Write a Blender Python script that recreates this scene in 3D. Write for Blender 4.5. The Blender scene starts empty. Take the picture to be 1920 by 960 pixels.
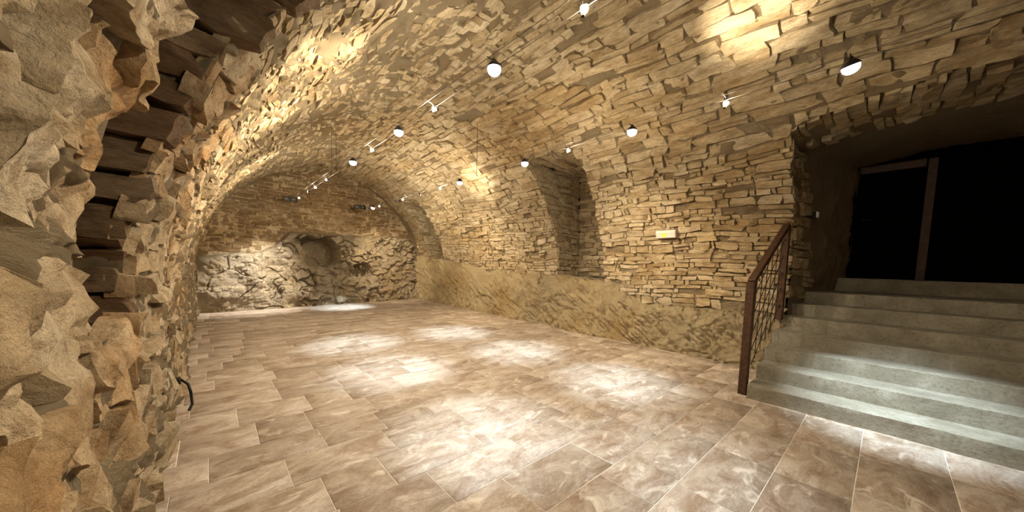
import bpy, math, random
import numpy as np
from mathutils import Vector, Matrix

SC = bpy.context.scene
COL = SC.collection
rng = random.Random(11)
PI = math.pi

# ------------------------------------------------------------------ camera, world, exposure
H = 1.30                       # eye height
F, CX, CY, HOR = 630.0, 960.0, 545.0, 495.0
ROLL, YAW, PITCH = 0.026, math.radians(41.872), -math.atan2(CY - HOR, F)
_cy, _sy = math.cos(YAW), math.sin(YAW)
_fwd = np.array([_sy * math.cos(PITCH), _cy * math.cos(PITCH), math.sin(PITCH)])
_rt = np.array([_cy, -_sy, 0.0])
_up = np.cross(_rt, _fwd)
_c, _s = math.cos(ROLL), math.sin(ROLL)
R2, U2 = _c * _rt + _s * _up, -_s * _rt + _c * _up
cd = bpy.data.cameras.new('camera')
cam = bpy.data.objects.new('camera', cd)
COL.objects.link(cam)
cd.sensor_fit = 'HORIZONTAL'
cd.sensor_width = 36.0
cd.lens = F / 1920.0 * 36.0
cd.shift_y = (CY - 480.0) / 1920.0
cd.clip_start = 0.03
cd.clip_end = 100
cam.matrix_world = Matrix(((R2[0], U2[0], -_fwd[0], 0), (R2[1], U2[1], -_fwd[1], 0), (R2[2], U2[2], -_fwd[2], H), (0, 0, 0, 1)))
SC.camera = cam

w = bpy.data.worlds.new('world')
SC.world = w
w.use_nodes = True
w.node_tree.nodes['Background'].inputs[0].default_value = (0.02, 0.017, 0.012, 1)
w.node_tree.nodes['Background'].inputs[1].default_value = 0.0
SC.view_settings.view_transform = 'Standard'
SC.view_settings.look = 'None'
SC.view_settings.gamma = 1.0
SC.view_settings.use_curve_mapping = False
SC.view_settings.exposure = 1.5
SC.cycles.max_bounces = 12
SC.cycles.diffuse_bounces = 8
SC.cycles.glossy_bounces = 4
SC.cycles.sample_clamp_indirect = 6.0
SC.cycles.caustics_reflective = False
SC.cycles.caustics_refractive = False

WARM, COOL = (1.0, 0.82, 0.57), (0.68, 0.85, 1.0)
P_COOL, P_COOL_SPILL, P_WARM, P_WARM_SPILL = 195.0, 17.5, 60.0, 17.5


def proj(P):
    v = np.atleast_2d(P) - np.array([0, 0, H])
    z = v @ _fwd
    return CX + F * (v @ R2) / z, CY - F * (v @ U2) / z, z


# ------------------------------------------------------------------ noise
def _hash(ix, iy, iz, seed):
    h = (ix.astype(np.int64) * 374761393 + iy.astype(np.int64) * 668265263 + iz.astype(np.int64) * 2147483647 + seed * 1274126177) & 0xFFFFFFFF
    h = ((h ^ (h >> 13)) * 1274126177) & 0xFFFFFFFF
    h = ((h ^ (h >> 16)) * 2246822519) & 0xFFFFFFFF
    return ((h ^ (h >> 15)) & 0xFFFFFF) / float(0xFFFFFF)


def vn(P, seed=0):
    """value noise in -1..1 at points P (n,3)"""
    f = np.floor(P)
    t = P - f
    t = t * t * t * (t * (t * 6 - 15) + 10)
    i = f.astype(np.int64)
    x, y, z = i[:, 0], i[:, 1], i[:, 2]
    tx, ty, tz = t[:, 0], t[:, 1], t[:, 2]
    r = 0
    for dx in (0, 1):
        for dy in (0, 1):
            for dz in (0, 1):
                r = r + _hash(x + dx, y + dy, z + dz, seed) * (tx if dx else 1 - tx) * (ty if dy else 1 - ty) * (tz if dz else 1 - tz)
    return r * 2 - 1


def fbm(P, octs=3, seed=0, gain=0.5):
    a, r = 1.0, 0
    for o in range(octs):
        r = r + a * vn(P * (2.03 ** o) + 17.3 * o, seed + o)
        a *= gain
    return r


def worley2(p, seed=0):
    """F1, F2 for 2-D points, unit cells"""
    c = np.floor(p).astype(np.int64)
    best1 = np.full(len(p), 9.0)
    best2 = np.full(len(p), 9.0)
    cid = np.zeros(len(p))
    z = np.zeros(len(p), np.int64)
    for dx in (-1, 0, 1):
        for dy in (-1, 0, 1):
            cx, cy = c[:, 0] + dx, c[:, 1] + dy
            fx = cx + _hash(cx, cy, z, seed + 1)
            fy = cy + _hash(cx, cy, z, seed + 2)
            d = np.hypot(p[:, 0] - fx, p[:, 1] - fy)
            new = d < best1
            best2 = np.where(new, best1, np.minimum(best2, d))
            cid = np.where(new, _hash(cx, cy, z, seed + 3), cid)
            best1 = np.where(new, d, best1)
    return best1, best2, cid


def D(P):
    """the wandering of all the masonry surfaces: a vector field, so that surfaces that meet stay joined"""
    A = 0.030 + 0.012 * np.clip(1.2 - P[:, 0], 0, 1)
    r = np.empty_like(P)
    for k in range(3):
        r[:, k] = A * vn(P / 0.9, 40 + k) + 0.55 * A * vn(P / 0.33, 50 + k)
    r[:, 2] *= np.clip(P[:, 2] / 0.15, 0, 1)
    return r


# ------------------------------------------------------------------ materials
def new_mat(name):
    m = bpy.data.materials.new(name)
    m.use_nodes = True
    nt = m.node_tree
    b = nt.nodes['Principled BSDF']
    return m, nt, b


def N(nt, typ, **kw):
    n = nt.nodes.new(typ)
    for k, v in kw.items():
        if k.startswith('i_'):
            n.inputs[k[2:].replace('_', ' ')].default_value = v
        else:
            setattr(n, k, v)
    return n


def ramp(nt, fac, stops):
    r = nt.nodes.new('ShaderNodeValToRGB')
    e = r.color_ramp.elements
    while len(e) < len(stops):
        e.new(0.5)
    for el, (p, c) in zip(e, stops):
        el.position = p
        el.color = (*c, 1) if len(c) == 3 else c
    nt.links.new(fac, r.inputs[0])
    return r.outputs[0]


def mix(nt, fac, a, b, mode='MIX'):
    m = nt.nodes.new('ShaderNodeMix')
    m.data_type = 'RGBA'
    m.blend_type = mode
    for s, v in ((m.inputs[0], fac), (m.inputs[6], a), (m.inputs[7], b)):
        if isinstance(v, (int, float)):
            s.default_value = v
        elif isinstance(v, tuple):
            s.default_value = (*v, 1)
        else:
            nt.links.new(v, s)
    return m.outputs[2]


def coords(nt, scale=(1, 1, 1), offset_attr=False):
    tc = nt.nodes.new('ShaderNodeTexCoord')
    mp = nt.nodes.new('ShaderNodeMapping')
    mp.inputs['Scale'].default_value = scale
    nt.links.new(tc.outputs['Object'], mp.inputs['Vector'])
    if offset_attr:
        at = N(nt, 'ShaderNodeAttribute', attribute_name='tone')
        mu = N(nt, 'ShaderNodeMath', operation='MULTIPLY')
        mu.inputs[1].default_value = 137.0
        nt.links.new(at.outputs['Fac'], mu.inputs[0])
        va = N(nt, 'ShaderNodeVectorMath', operation='ADD')
        nt.links.new(mp.outputs[0], va.inputs[0])
        nt.links.new(mu.outputs[0], va.inputs[1])
        return va.outputs[0]
    return mp.outputs[0]


def noise(nt, vec, scale, detail=6, rough=0.6, dist=0.0):
    n = N(nt, 'ShaderNodeTexNoise')
    n.inputs['Scale'].default_value = scale
    n.inputs['Detail'].default_value = detail
    n.inputs['Roughness'].default_value = rough
    n.inputs['Distortion'].default_value = dist
    nt.links.new(vec, n.inputs['Vector'])
    return n.outputs['Fac']


def bump(nt, bsdf, layers):
    prev = None
    for h, st, dist in layers:
        b = nt.nodes.new('ShaderNodeBump')
        b.inputs['Strength'].default_value = st
        b.inputs['Distance'].default_value = dist
        nt.links.new(h, b.inputs['Height'])
        if prev:
            nt.links.new(prev, b.inputs['Normal'])
        prev = b.outputs[0]
    nt.links.new(prev, bsdf.inputs['Normal'])


def masonry_mat(name, cols, stain, bscale=1.0, bst=0.9, aniso=(1, 1, 1), mot=(0.52, 0.45, 0.355)):
    m, nt, b = new_mat(name)
    v = coords(nt, aniso)
    v2 = coords(nt, aniso, True)
    at = N(nt, 'ShaderNodeAttribute', attribute_name='tone')
    base = ramp(nt, at.outputs['Fac'], [(i / (len(cols) - 1), c) for i, c in enumerate(cols)])
    n1 = noise(nt, v2, 7.0, 8, 0.65, 0.4)
    base = mix(nt, ramp(nt, n1, [(0.38, (0, 0, 0)), (0.68, (1, 1, 1))]), base, mix(nt, 1.0, base, mot, 'MULTIPLY'))
    n5 = noise(nt, v2, 19.0, 6, 0.7, 0.2)
    base = mix(nt, ramp(nt, n5, [(0.52, (0, 0, 0)), (0.70, (0.75, 0.75, 0.75))]), base, mix(nt, 1.0, base, (0.55, 0.46, 0.35), 'MULTIPLY'))
    n2 = noise(nt, v, 0.9, 4, 0.6, 0.6)
    base = mix(nt, ramp(nt, n2, [(0.45, (0, 0, 0)), (0.72, (0.75, 0.75, 0.75))]), base, mix(nt, 1.0, base, stain, 'MULTIPLY'))
    n3 = noise(nt, v2, 55.0, 6, 0.7)
    base = mix(nt, ramp(nt, n3, [(0.44, (0, 0, 0)), (0.62, (0.55, 0.55, 0.55))]), base, mix(nt, 1.0, base, (1.35, 1.33, 1.28), 'MULTIPLY'))
    nt.links.new(base, b.inputs['Base Color'])
    b.inputs['Roughness'].default_value = 0.92
    b.inputs['Specular IOR Level'].default_value = 0.15
    h1 = noise(nt, v2, 24.0 * bscale, 8, 0.62, 0.3)
    h2 = noise(nt, v2, 95.0 * bscale, 6, 0.7)
    bump(nt, b, [(n1, bst * 0.8, 0.07), (h1, bst, 0.045), (h2, bst * 0.8, 0.014)])
    return m


STONE = masonry_mat('stone', [(0.47, 0.375, 0.235), (0.55, 0.455, 0.30), (0.60, 0.505, 0.345), (0.57, 0.485, 0.345), (0.66, 0.575, 0.42)], (0.90, 0.76, 0.55), 1.0, 1.0, (1, 0.4, 1.3))
BACKSTONE = masonry_mat('brown_stone', [(0.31, 0.225, 0.13), (0.39, 0.295, 0.18), (0.54, 0.44, 0.31)], (0.85, 0.72, 0.52), 1.0, 1.0, (0.4, 1, 1.4))
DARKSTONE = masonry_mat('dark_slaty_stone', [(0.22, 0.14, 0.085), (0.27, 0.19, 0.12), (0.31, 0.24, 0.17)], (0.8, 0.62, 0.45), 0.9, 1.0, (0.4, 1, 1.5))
LEFTSTONE = masonry_mat('rubble_stone', [(0.52, 0.38, 0.225), (0.60, 0.48, 0.32), (0.64, 0.54, 0.39), (0.71, 0.61, 0.455)], (0.92, 0.66, 0.40), 0.8, 1.0)
MORTAR = masonry_mat('mortar', [(0.54, 0.44, 0.295), (0.62, 0.525, 0.37)], (0.86, 0.72, 0.50), 0.9, 1.0, (1, 0.4, 1))
BEDROCK = masonry_mat('bedrock', [(0.78, 0.64, 0.40), (0.84, 0.72, 0.48)], (0.90, 0.76, 0.54), 1.1, 1.0, (1, 1, 1), (0.74, 0.66, 0.55))
BACKROCK = masonry_mat('pale_rock', [(0.50, 0.40, 0.26), (0.64, 0.54, 0.39), (0.76, 0.68, 0.54)], (0.93, 0.82, 0.62), 0.7, 1.0, (1, 1, 1), (0.66, 0.58, 0.47))


def tile_mat():
    m, nt, b = new_mat('travertine')
    v = coords(nt, (1, 1.9, 1), True)
    vw = coords(nt)
    at = N(nt, 'ShaderNodeAttribute', attribute_name='tone')
    base = ramp(nt, at.outputs['Fac'], [(0, (0.35, 0.285, 0.22)), (0.3, (0.44, 0.37, 0.295)), (0.7, (0.475, 0.405, 0.33)), (1, (0.51, 0.44, 0.365))])
    n1 = noise(nt, v, 2.6, 9, 0.68, 1.3)
    base = mix(nt, ramp(nt, n1, [(0.42, (0, 0, 0)), (0.64, (1, 1, 1))]), base, mix(nt, 1.0, base, (0.58, 0.48, 0.40), 'MULTIPLY'))
    n6 = noise(nt, v, 22.0, 8, 0.75, 0.8)
    base = mix(nt, ramp(nt, n6, [(0.5, (0, 0, 0)), (0.68, (0.7, 0.7, 0.7))]), base, mix(nt, 1.0, base, (0.70, 0.62, 0.55), 'MULTIPLY'))
    n2 = noise(nt, v, 5.5, 8, 0.7, 2.2)
    base = mix(nt, ramp(nt, n2, [(0.475, (0, 0, 0)), (0.50, (0.7, 0.7, 0.7)), (0.525, (0, 0, 0))]), base, mix(nt, 1.0, base, (0.62, 0.53, 0.45), 'MULTIPLY'))
    n4 = noise(nt, v, 4.0, 6, 0.6, 1.5)
    base = mix(nt, ramp(nt, n4, [(0.56, (0, 0, 0)), (0.70, (0.6, 0.6, 0.6))]), base, (0.74, 0.66, 0.55))
    pits = noise(nt, v, 3.2, 10, 0.75, 0.8)
    base = mix(nt, ramp(nt, pits, [(0.255, (1, 1, 1)), (0.285, (0, 0, 0))]), base, (0.05, 0.035, 0.025))
    nt.links.new(base, b.inputs['Base Color'])
    r = noise(nt, vw, 9.0, 4)
    nt.links.new(ramp(nt, r, [(0.3, (0.38,) * 3), (0.7, (0.56,) * 3)]), b.inputs['Roughness'])
    b.inputs['Specular IOR Level'].default_value = 0.35
    bump(nt, b, [(n2, 0.12, 0.004)])
    return m


def plain(name, col, rough=0.6, metal=0.0, nscale=30, var=0.25, bst=0.2, spec=0.4):
    m, nt, b = new_mat(name)
    v = coords(nt)
    n = noise(nt, v, nscale, 6, 0.65)
    dark = tuple(c * (1 - var) for c in col)
    lite = tuple(min(1, c * (1 + var)) for c in col)
    nt.links.new(ramp(nt, n, [(0.3, dark), (0.7, lite)]), b.inputs['Base Color'])
    b.inputs['Roughness'].default_value = rough
    b.inputs['Metallic'].default_value = metal
    b.inputs['Specular IOR Level'].default_value = spec
    if bst:
        bump(nt, b, [(n, bst, 0.004)])
    return m


def concrete_mat():
    m, nt, b = new_mat('concrete')
    v = coords(nt)
    n1 = noise(nt, v, 3.0, 8, 0.65, 0.5)
    base = ramp(nt, n1, [(0.3, (0.17, 0.15, 0.11)), (0.5, (0.235, 0.21, 0.155)), (0.72, (0.32, 0.295, 0.235))])
    n2 = noise(nt, v, 40.0, 6, 0.7)
    base = mix(nt, ramp(nt, n2, [(0.3, (0.8, 0.8, 0.8)), (0.5, (0, 0, 0))]), base, mix(nt, 1.0, base, (0.55, 0.52, 0.45), 'MULTIPLY'))
    n3 = noise(nt, v, 13.0, 4, 0.5)
    base = mix(nt, ramp(nt, n3, [(0.22, (1, 1, 1)), (0.25, (0, 0, 0))]), base, (0.06, 0.05, 0.04))
    nt.links.new(base, b.inputs['Base Color'])
    b.inputs['Roughness'].default_value = 0.85
    b.inputs['Specular IOR Level'].default_value = 0.2
    bump(nt, b, [(noise(nt, v, 22, 8, 0.65), 0.5, 0.010), (n2, 0.4, 0.003)])
    return m


def emit_mat(name, col, st):
    m, nt, b = new_mat(name)
    b.inputs['Base Color'].default_value = (0.8, 0.8, 0.8, 1)
    b.inputs['Emission Color'].default_value = (*col, 1)
    b.inputs['Emission Strength'].default_value = st
    b.inputs['Roughness'].default_value = 0.3
    return m


TILE = tile_mat()
GROUT = plain('grout', (0.70, 0.63, 0.53), 0.9, 0, 20, 0.15)
CONCRETE = concrete_mat()
RUST = plain('rusty_steel', (0.070, 0.033, 0.016), 0.6, 0.35, 26, 0.55, 0.3)
IRON = plain('dark_iron', (0.035, 0.022, 0.016), 0.6, 0.5, 30, 0.3, 0.2)
BLACK = plain('black_metal', (0.02, 0.018, 0.017), 0.45, 0.6, 30, 0.2, 0)
STEEL = plain('steel_wire', (0.10, 0.08, 0.06), 0.6, 0.2, 30, 0.15, 0)
GLOWCUP = emit_mat('glowing_reflector_glass', (1.0, 0.80, 0.50), 2.2)
CHROME = plain('chrome', (0.75, 0.73, 0.70), 0.25, 1.0, 30, 0.05, 0)
DARKWOOD = plain('dark_wood', (0.055, 0.026, 0.013), 0.55, 0, 14, 0.4, 0.2)
DARKPANEL = plain('unlit_door_panel', (0.003, 0.0026, 0.002), 0.9, 0, 14, 0.3, 0, 0.0)  # dark door; blackness of the unlit doorway is put into the colour
WHITE = plain('white_plastic', (0.78, 0.74, 0.70), 0.45, 0, 10, 0.04, 0)
PINKWHITE = plain('off_white_plastic', (0.60, 0.49, 0.41), 0.5, 0, 10, 0.06, 0)
YELLOW = plain('yellow_print', (0.90, 0.66, 0.04), 0.5, 0, 10, 0.04, 0)
COOLGLOW = emit_mat('cool_lamp_glass', (0.80, 0.90, 1.0), 1.6)
WARMGLOW = emit_mat('warm_lamp_glass', (1.0, 0.82, 0.52), 4.0)


# ------------------------------------------------------------------ mesh helpers
def link(o, parent=None):
    COL.objects.link(o)
    if parent is not None:
        o.parent = parent
    return o


def tag(o, label=None, cat=None, group=None, kind=None):
    for k, v in (('label', label), ('category', cat), ('group', group), ('kind', kind)):
        if v:
            o[k] = v
    return o


def empty(name, loc=(0, 0, 0)):
    o = bpy.data.objects.new(name, None)
    o.empty_display_size = 0.1
    o.location = loc
    return link(o)


def raw(name, V, Fc, mat, parent=None, tone=None, sharp=None):
    """one mesh object from arrays of vertices and quads"""
    V = np.asarray(V, np.float32)
    me = bpy.data.meshes.new(name)
    if isinstance(Fc, np.ndarray):
        n, k = Fc.shape
        me.vertices.add(len(V))
        me.vertices.foreach_set('co', V.ravel())
        me.loops.add(n * k)
        me.loops.foreach_set('vertex_index', Fc.astype(np.int32).ravel())
        me.polygons.add(n)
        me.polygons.foreach_set('loop_start', np.arange(0, n * k, k, dtype=np.int32))
        me.update(calc_edges=True)
    else:
        me.from_pydata([tuple(map(float, v)) for v in V], [], Fc)
    if tone is not None:
        a = me.attributes.new('tone', 'FLOAT', 'POINT')
        a.data.foreach_set('value', np.broadcast_to(np.asarray(tone, np.float32), (len(V),)).copy())
    if sharp is not None:
        me.polygons.foreach_set('use_smooth', np.ones(len(me.polygons), bool))
        me.set_sharp_from_angle(angle=math.radians(sharp))
    me.materials.append(mat)
    return link(bpy.data.objects.new(name, me), parent)


class MB:
    """collects simple solids, builds them as one mesh"""
    def __init__(s):
        s.v, s.f = [], []

    def add(s, v, f):
        o = len(s.v)
        s.v += [tuple(map(float, p)) for p in v]
        s.f += [tuple(i + o for i in q) for q in f]
        return s

    def box(s, c, d, bev=0.0, rot=None):
        hx, hy, hz = d[0] / 2, d[1] / 2, d[2] / 2
        b = min(bev, hx * .9, hy * .9, hz * .9)
        pts, fs = [], []
        if b <= 0:
            pts = [(x, y, z) for x in (-hx, hx) for y in (-hy, hy) for z in (-hz, hz)]
            fs = [(0, 1, 3, 2), (4, 6, 7, 5), (0, 4, 5, 1), (2, 3, 7, 6), (0, 2, 6, 4), (1, 5, 7, 3)]
        else:
            idx = {}
            for sx in (-1, 1):
                for sy in (-1, 1):
                    for sz in (-1, 1):
                        for ax in range(3):
                            p = [sx * (hx - b), sy * (hy - b), sz * (hz - b)]
                            p[ax] = (sx * hx, sy * hy, sz * hz)[ax]
                            idx[(sx, sy, sz, ax)] = len(pts)
                            pts.append(tuple(p))
            I = idx
            for ax in range(3):
                o = [a for a in range(3) if a != ax]
                for sg in (-1, 1):
                    q = []
                    for a, c2 in ((-1, -1), (1, -1), (1, 1), (-1, 1)):
                        k = [0, 0, 0]
                        k[ax], k[o[0]], k[o[1]] = sg, a, c2
                        q.append(I[(*k, ax)])
                    fs.append(tuple(q))
                for a in (-1, 1):
                    for c2 in (-1, 1):
                        k1, k2 = [0, 0, 0], [0, 0, 0]
                        k1[o[0]] = k2[o[0]] = a
                        k1[o[1]] = k2[o[1]] = c2
                        k1[ax], k2[ax] = -1, 1
                        fs.append((I[(*k1, o[0])], I[(*k2, o[0])], I[(*k2, o[1])], I[(*k1, o[1])]))
            for sx in (-1, 1):
                for sy in (-1, 1):
                    for sz in (-1, 1):
                        fs.append(tuple(I[(sx, sy, sz, a)] for a in range(3)))
        M = rot if rot is not None else Matrix.Identity(3)
        c = Vector(c)
        return s.add([c + M @ Vector(p) for p in pts], fs)

    def bar(s, a, b, wx, wy, bev=0.004):
        a, b = Vector(a), Vector(b)
        d = b - a
        q = d.to_track_quat('Z', 'Y').to_matrix()
        return s.box((a + b) / 2, (wx, wy, d.length), bev, q)

    def tube(s, pts, r, n=8, cap=True):
        pts = [Vector(p) for p in pts]
        o = len(s.v)
        for i, p in enumerate(pts):
            t = (pts[min(i + 1, len(pts) - 1)] - pts[max(i - 1, 0)]).normalized()
            q = t.to_track_quat('Z', 'Y')
            for k in range(n):
                s.v.append(tuple(p + q @ Vector((r * math.cos(2 * PI * k / n), r * math.sin(2 * PI * k / n), 0))))
        for i in range(len(pts) - 1):
            for k in range(n):
                s.f.append((o + i * n + k, o + i * n + (k + 1) % n, o + (i + 1) * n + (k + 1) % n, o + (i + 1) * n + k))
        if cap:
            s.f.append(tuple(o + k for k in reversed(range(n))))
            s.f.append(tuple(o + (len(pts) - 1) * n + k for k in range(n)))
        return s

    def lathe(s, prof, n=20, M=None):
        o = len(s.v)
        M = M or Matrix.Identity(4)
        for r, z in prof:
            for k in range(n):
                s.v.append(tuple(M @ Vector((r * math.cos(2 * PI * k / n), r * math.sin(2 * PI * k / n), z))))
        for i in range(len(prof) - 1):
            for k in range(n):
                s.f.append((o + i * n + k, o + i * n + (k + 1) % n, o + (i + 1) * n + (k + 1) % n, o + (i + 1) * n + k))
        if prof[0][0] > 1e-5:
            s.f.append(tuple(o + k for k in reversed(range(n))))
        if prof[-1][0] > 1e-5:
            s.f.append(tuple(o + (len(prof) - 1) * n + k for k in range(n)))
        return s

    def build(s, name, mat, parent=None, smooth=None):
        me = bpy.data.meshes.new(name)
        me.from_pydata(s.v, [], s.f)
        me.validate()
        if smooth:
            me.polygons.foreach_set('use_smooth', np.ones(len(me.polygons), bool))
            me.set_sharp_from_angle(angle=math.radians(smooth))
        me.materials.append(mat)
        return link(bpy.data.objects.new(name, me), parent)


# ------------------------------------------------------------------ the vault's profile
XC, ZC, BV, AL, AR = 2.62, 0.95, 2.80, 2.90, 2.82
XL, XR = XC - AL, XC + AR
_th = np.linspace(PI, 0, 2001)
_ex = XC + np.where(_th > PI / 2, AL, AR) * np.cos(_th)
_ez = ZC + BV * np.sin(_th)
_px = np.concatenate([[XL, XL], _ex[1:-1], [XR, XR]])
_pz = np.concatenate([[0.0, ZC], _ez[1:-1], [ZC, 0.0]])
_ps = np.concatenate([[0], np.cumsum(np.hypot(np.diff(_px), np.diff(_pz)))])
S_END = _ps[-1]


def prof(s):
    return np.interp(s, _ps, _px), np.interp(s, _ps, _pz)


def vx_right(z):
    z = np.asarray(z, float)
    return np.where(z < ZC, XR, XC + AR * np.sqrt(np.clip(1 - ((z - ZC) / BV) ** 2, 0, 1)))


def vx_left(z):
    z = np.asarray(z, float)
    return np.where(z < ZC, XL, XC - AL * np.sqrt(np.clip(1 - ((z - ZC) / BV) ** 2, 0, 1)))


def s_of(x, z):
    i = np.argmin((_px - x) ** 2 + (_pz - z) ** 2)
    return _ps[i]


def vault(u, v):
    """u along the axis (Y), v along the profile; returns point and inward normal"""
    x, z = prof(v)
    e = 0.01
    x1, z1 = prof(v + e)
    x0, z0 = prof(v - e)
    tx, tz = x1 - x0, z1 - z0
    L = np.hypot(tx, tz) + 1e-9
    P = np.stack([x, u, z], -1)
    Nn = np.stack([tz / L, np.zeros_like(x), -tx / L], -1)
    return P, Nn


def z_soffit(Y):
    return 2.97 - 0.15 * ((np.asarray(Y) + 0.58) / 1.42) ** 2


NL = (1.50, 2.25, 0.97, 2.75, -1.05)      # left recess: Y0, Y1, z0, z1, X of its back
NA = (3.50, 4.62, 1.05, 3.20, 6.10)       # tall recess of the right wall
NB = (9.20, 10.25, 1.32, 3.10, 6.05)      # far recess of the right wall
PY0, PY1 = -2.0, 0.84                     # the stair passage


def in_hole(x, y, z):
    r = x > XC
    h = (~r) & (y > NL[0]) & (y < NL[1]) & (z > NL[2]) & (z < NL[3])
    for n in (NA, NB):
        h |= r & (y > n[0]) & (y < n[1]) & (z > n[2]) & (z < n[3])
    h |= r & (y > PY0) & (y < PY1) & (z < z_soffit(y))
    return h


Z_ROCK_Y = [0.5, 2.7, 3.3, 4.6, 7.3, 9.0, 10.7, 11.6]
Z_ROCK_Z = [0.68, 0.70, 1.00, 1.06, 1.20, 1.32, 1.46, 1.50]


def z_rock(Y):
    return np.interp(Y, Z_ROCK_Y, Z_ROCK_Z)


def grid_faces(nu, nv, keep=None):
    i = np.arange(nu - 1)[:, None] * nv + np.arange(nv - 1)[None, :]
    f = np.stack([i, i + nv, i + nv + 1, i + 1], -1).reshape(-1, 4)
    return f if keep is None else f[keep]


class Shell:
    def __init__(s):
        s.V, s.F, s.n = [], [], 0

    def grid(s, fn, us, vs, hole=False, fine=1.0):
        U, W = np.meshgrid(us, vs, indexing='ij')
        P, Nn = fn(U.ravel(), W.ravel())
        f = grid_faces(len(us), len(vs))
        if hole:
            c = P[f].mean(1)
            f = f[~in_hole(c[:, 0], c[:, 1], c[:, 2])]
        q = P * np.array([1, 0.62, 1])
        left = np.clip((2.9 - P[:, 0]) / 1.5, 0, 1)
        n1 = vn(q / 0.10, 70)
        d = 0.013 * n1 + 0.017 * np.abs(vn(q / 0.055, 77)) + 0.009 * vn(q / 0.026, 78)
        d = d * (1 + 0.5 * left) + (0.3 + 0.7 * left) * 0.022 * np.abs(vn(q / 0.21, 81))
        pit = np.clip(vn(q * np.array([1, 1.2, 1]) / 0.062, 83) - 0.42, 0, 0.3)
        d = fine * (d - 0.12 * pit * (0.3 + left)) - 0.020
        if hole:
            ed = np.full(len(P), 9.0)
            for (a, b, c, e, rt) in ((*NL[:4], 0), (*NA[:4], 1), (*NB[:4], 1), (PY0, PY1, -1.0, 2.9, 1)):
                dd = np.maximum(np.abs(P[:, 1] - (a + b) / 2) - (b - a) / 2, np.abs(P[:, 2] - (c + e) / 2) - (e - c) / 2)
                if rt and a == PY0:
                    dd = np.maximum(np.abs(P[:, 1] - (a + b) / 2) - (b - a) / 2, P[:, 2] - z_soffit(np.clip(P[:, 1], a, b)))
                side = (P[:, 0] > XC) == bool(rt)
                ed = np.where(side, np.minimum(ed, np.abs(dd)), ed)
        else:
            ed = np.minimum(np.abs(P[:, 0] - vx_right(P[:, 2])), np.abs(P[:, 0] - vx_left(P[:, 2])))
        d = d * np.clip(ed / 0.05, 0, 1)
        P = P + D(P) + Nn * d[:, None]
        s.V.append(P)
        s.F.append(f + s.n)
        s.n += len(P)

    def build(s, name, mat, parent=None, tone=None):
        V, Fc = np.concatenate(s.V), np.concatenate(s.F)
        used = np.zeros(len(V), bool)
        used[Fc] = True
        m = np.cumsum(used) - 1
        V, Fc = V[used], m[Fc]
        t = 0.5 + 0.5 * vn(V / 0.3, 91) if tone is None else tone
        return raw(name, V, Fc, mat, parent, t, 60)


# ------------------------------------------------------------------ stones
class Stone:
    __slots__ = ('fn', 'u0', 'u1', 'v0', 'v1', 'proud', 'tilt', 'tone', 'rough', 'skew', 'c', 'size', 'dist', 'seed', 'rnd')


def lay_course(out, fn, v0, v1, u0, u1, lmin, lmax, proud, rough, gap=0.010, skip=0.0, wob=0.02, over=0.0, rnd=0.35):
    """fills one course between u0 and u1 with stones of uneven length"""
    u = u0 - rng.uniform(-0.01, over)
    while u < u1 - 0.02:
        L = rng.uniform(lmin, lmax) if rng.random() < 0.75 else rng.uniform(lmin * 0.6, lmin)
        e = u + L
        if e > u1 - lmin * 0.5:
            e = u1 + rng.uniform(-0.01, over)
        if rng.random() >= skip and e - u > 0.04:
            s = Stone()
            s.fn = fn
            g = gap * rng.uniform(-1.0, 1.6)
            dv = (v1 - v0)
            s.u0, s.u1 = u + g / 2, e - g / 2
            split = rng.random() < 0.16 and dv > 0.11
            s.v0, s.v1 = v0 + g / 2 + rng.uniform(-.16, .10) * dv, v1 - g / 2 - rng.uniform(-.16, .10) * dv
            s.proud = rng.uniform(*proud)
            s.tilt = (rng.gauss(0, 0.35), rng.gauss(0, 0.4))
            s.tone = rng.random()
            s.rough = rough
            s.skew = rng.gauss(0, 0.10)
            s.rnd = rnd * rng.uniform(0.5, 1.4)
            s.seed = rng.randrange(10000)
            if split:
                t = Stone()
                for k in Stone.__slots__:
                    if hasattr(s, k):
                        setattr(t, k, getattr(s, k))
                md = s.v0 + (s.v1 - s.v0) * rng.uniform(0.4, 0.6)
                s.v1, t.v0 = md - g / 2, md + g / 2
                t.tone, t.proud, t.seed = rng.random(), rng.uniform(*proud), rng.randrange(10000)
                out.append(t)
            out.append(s)
        u = e


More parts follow.
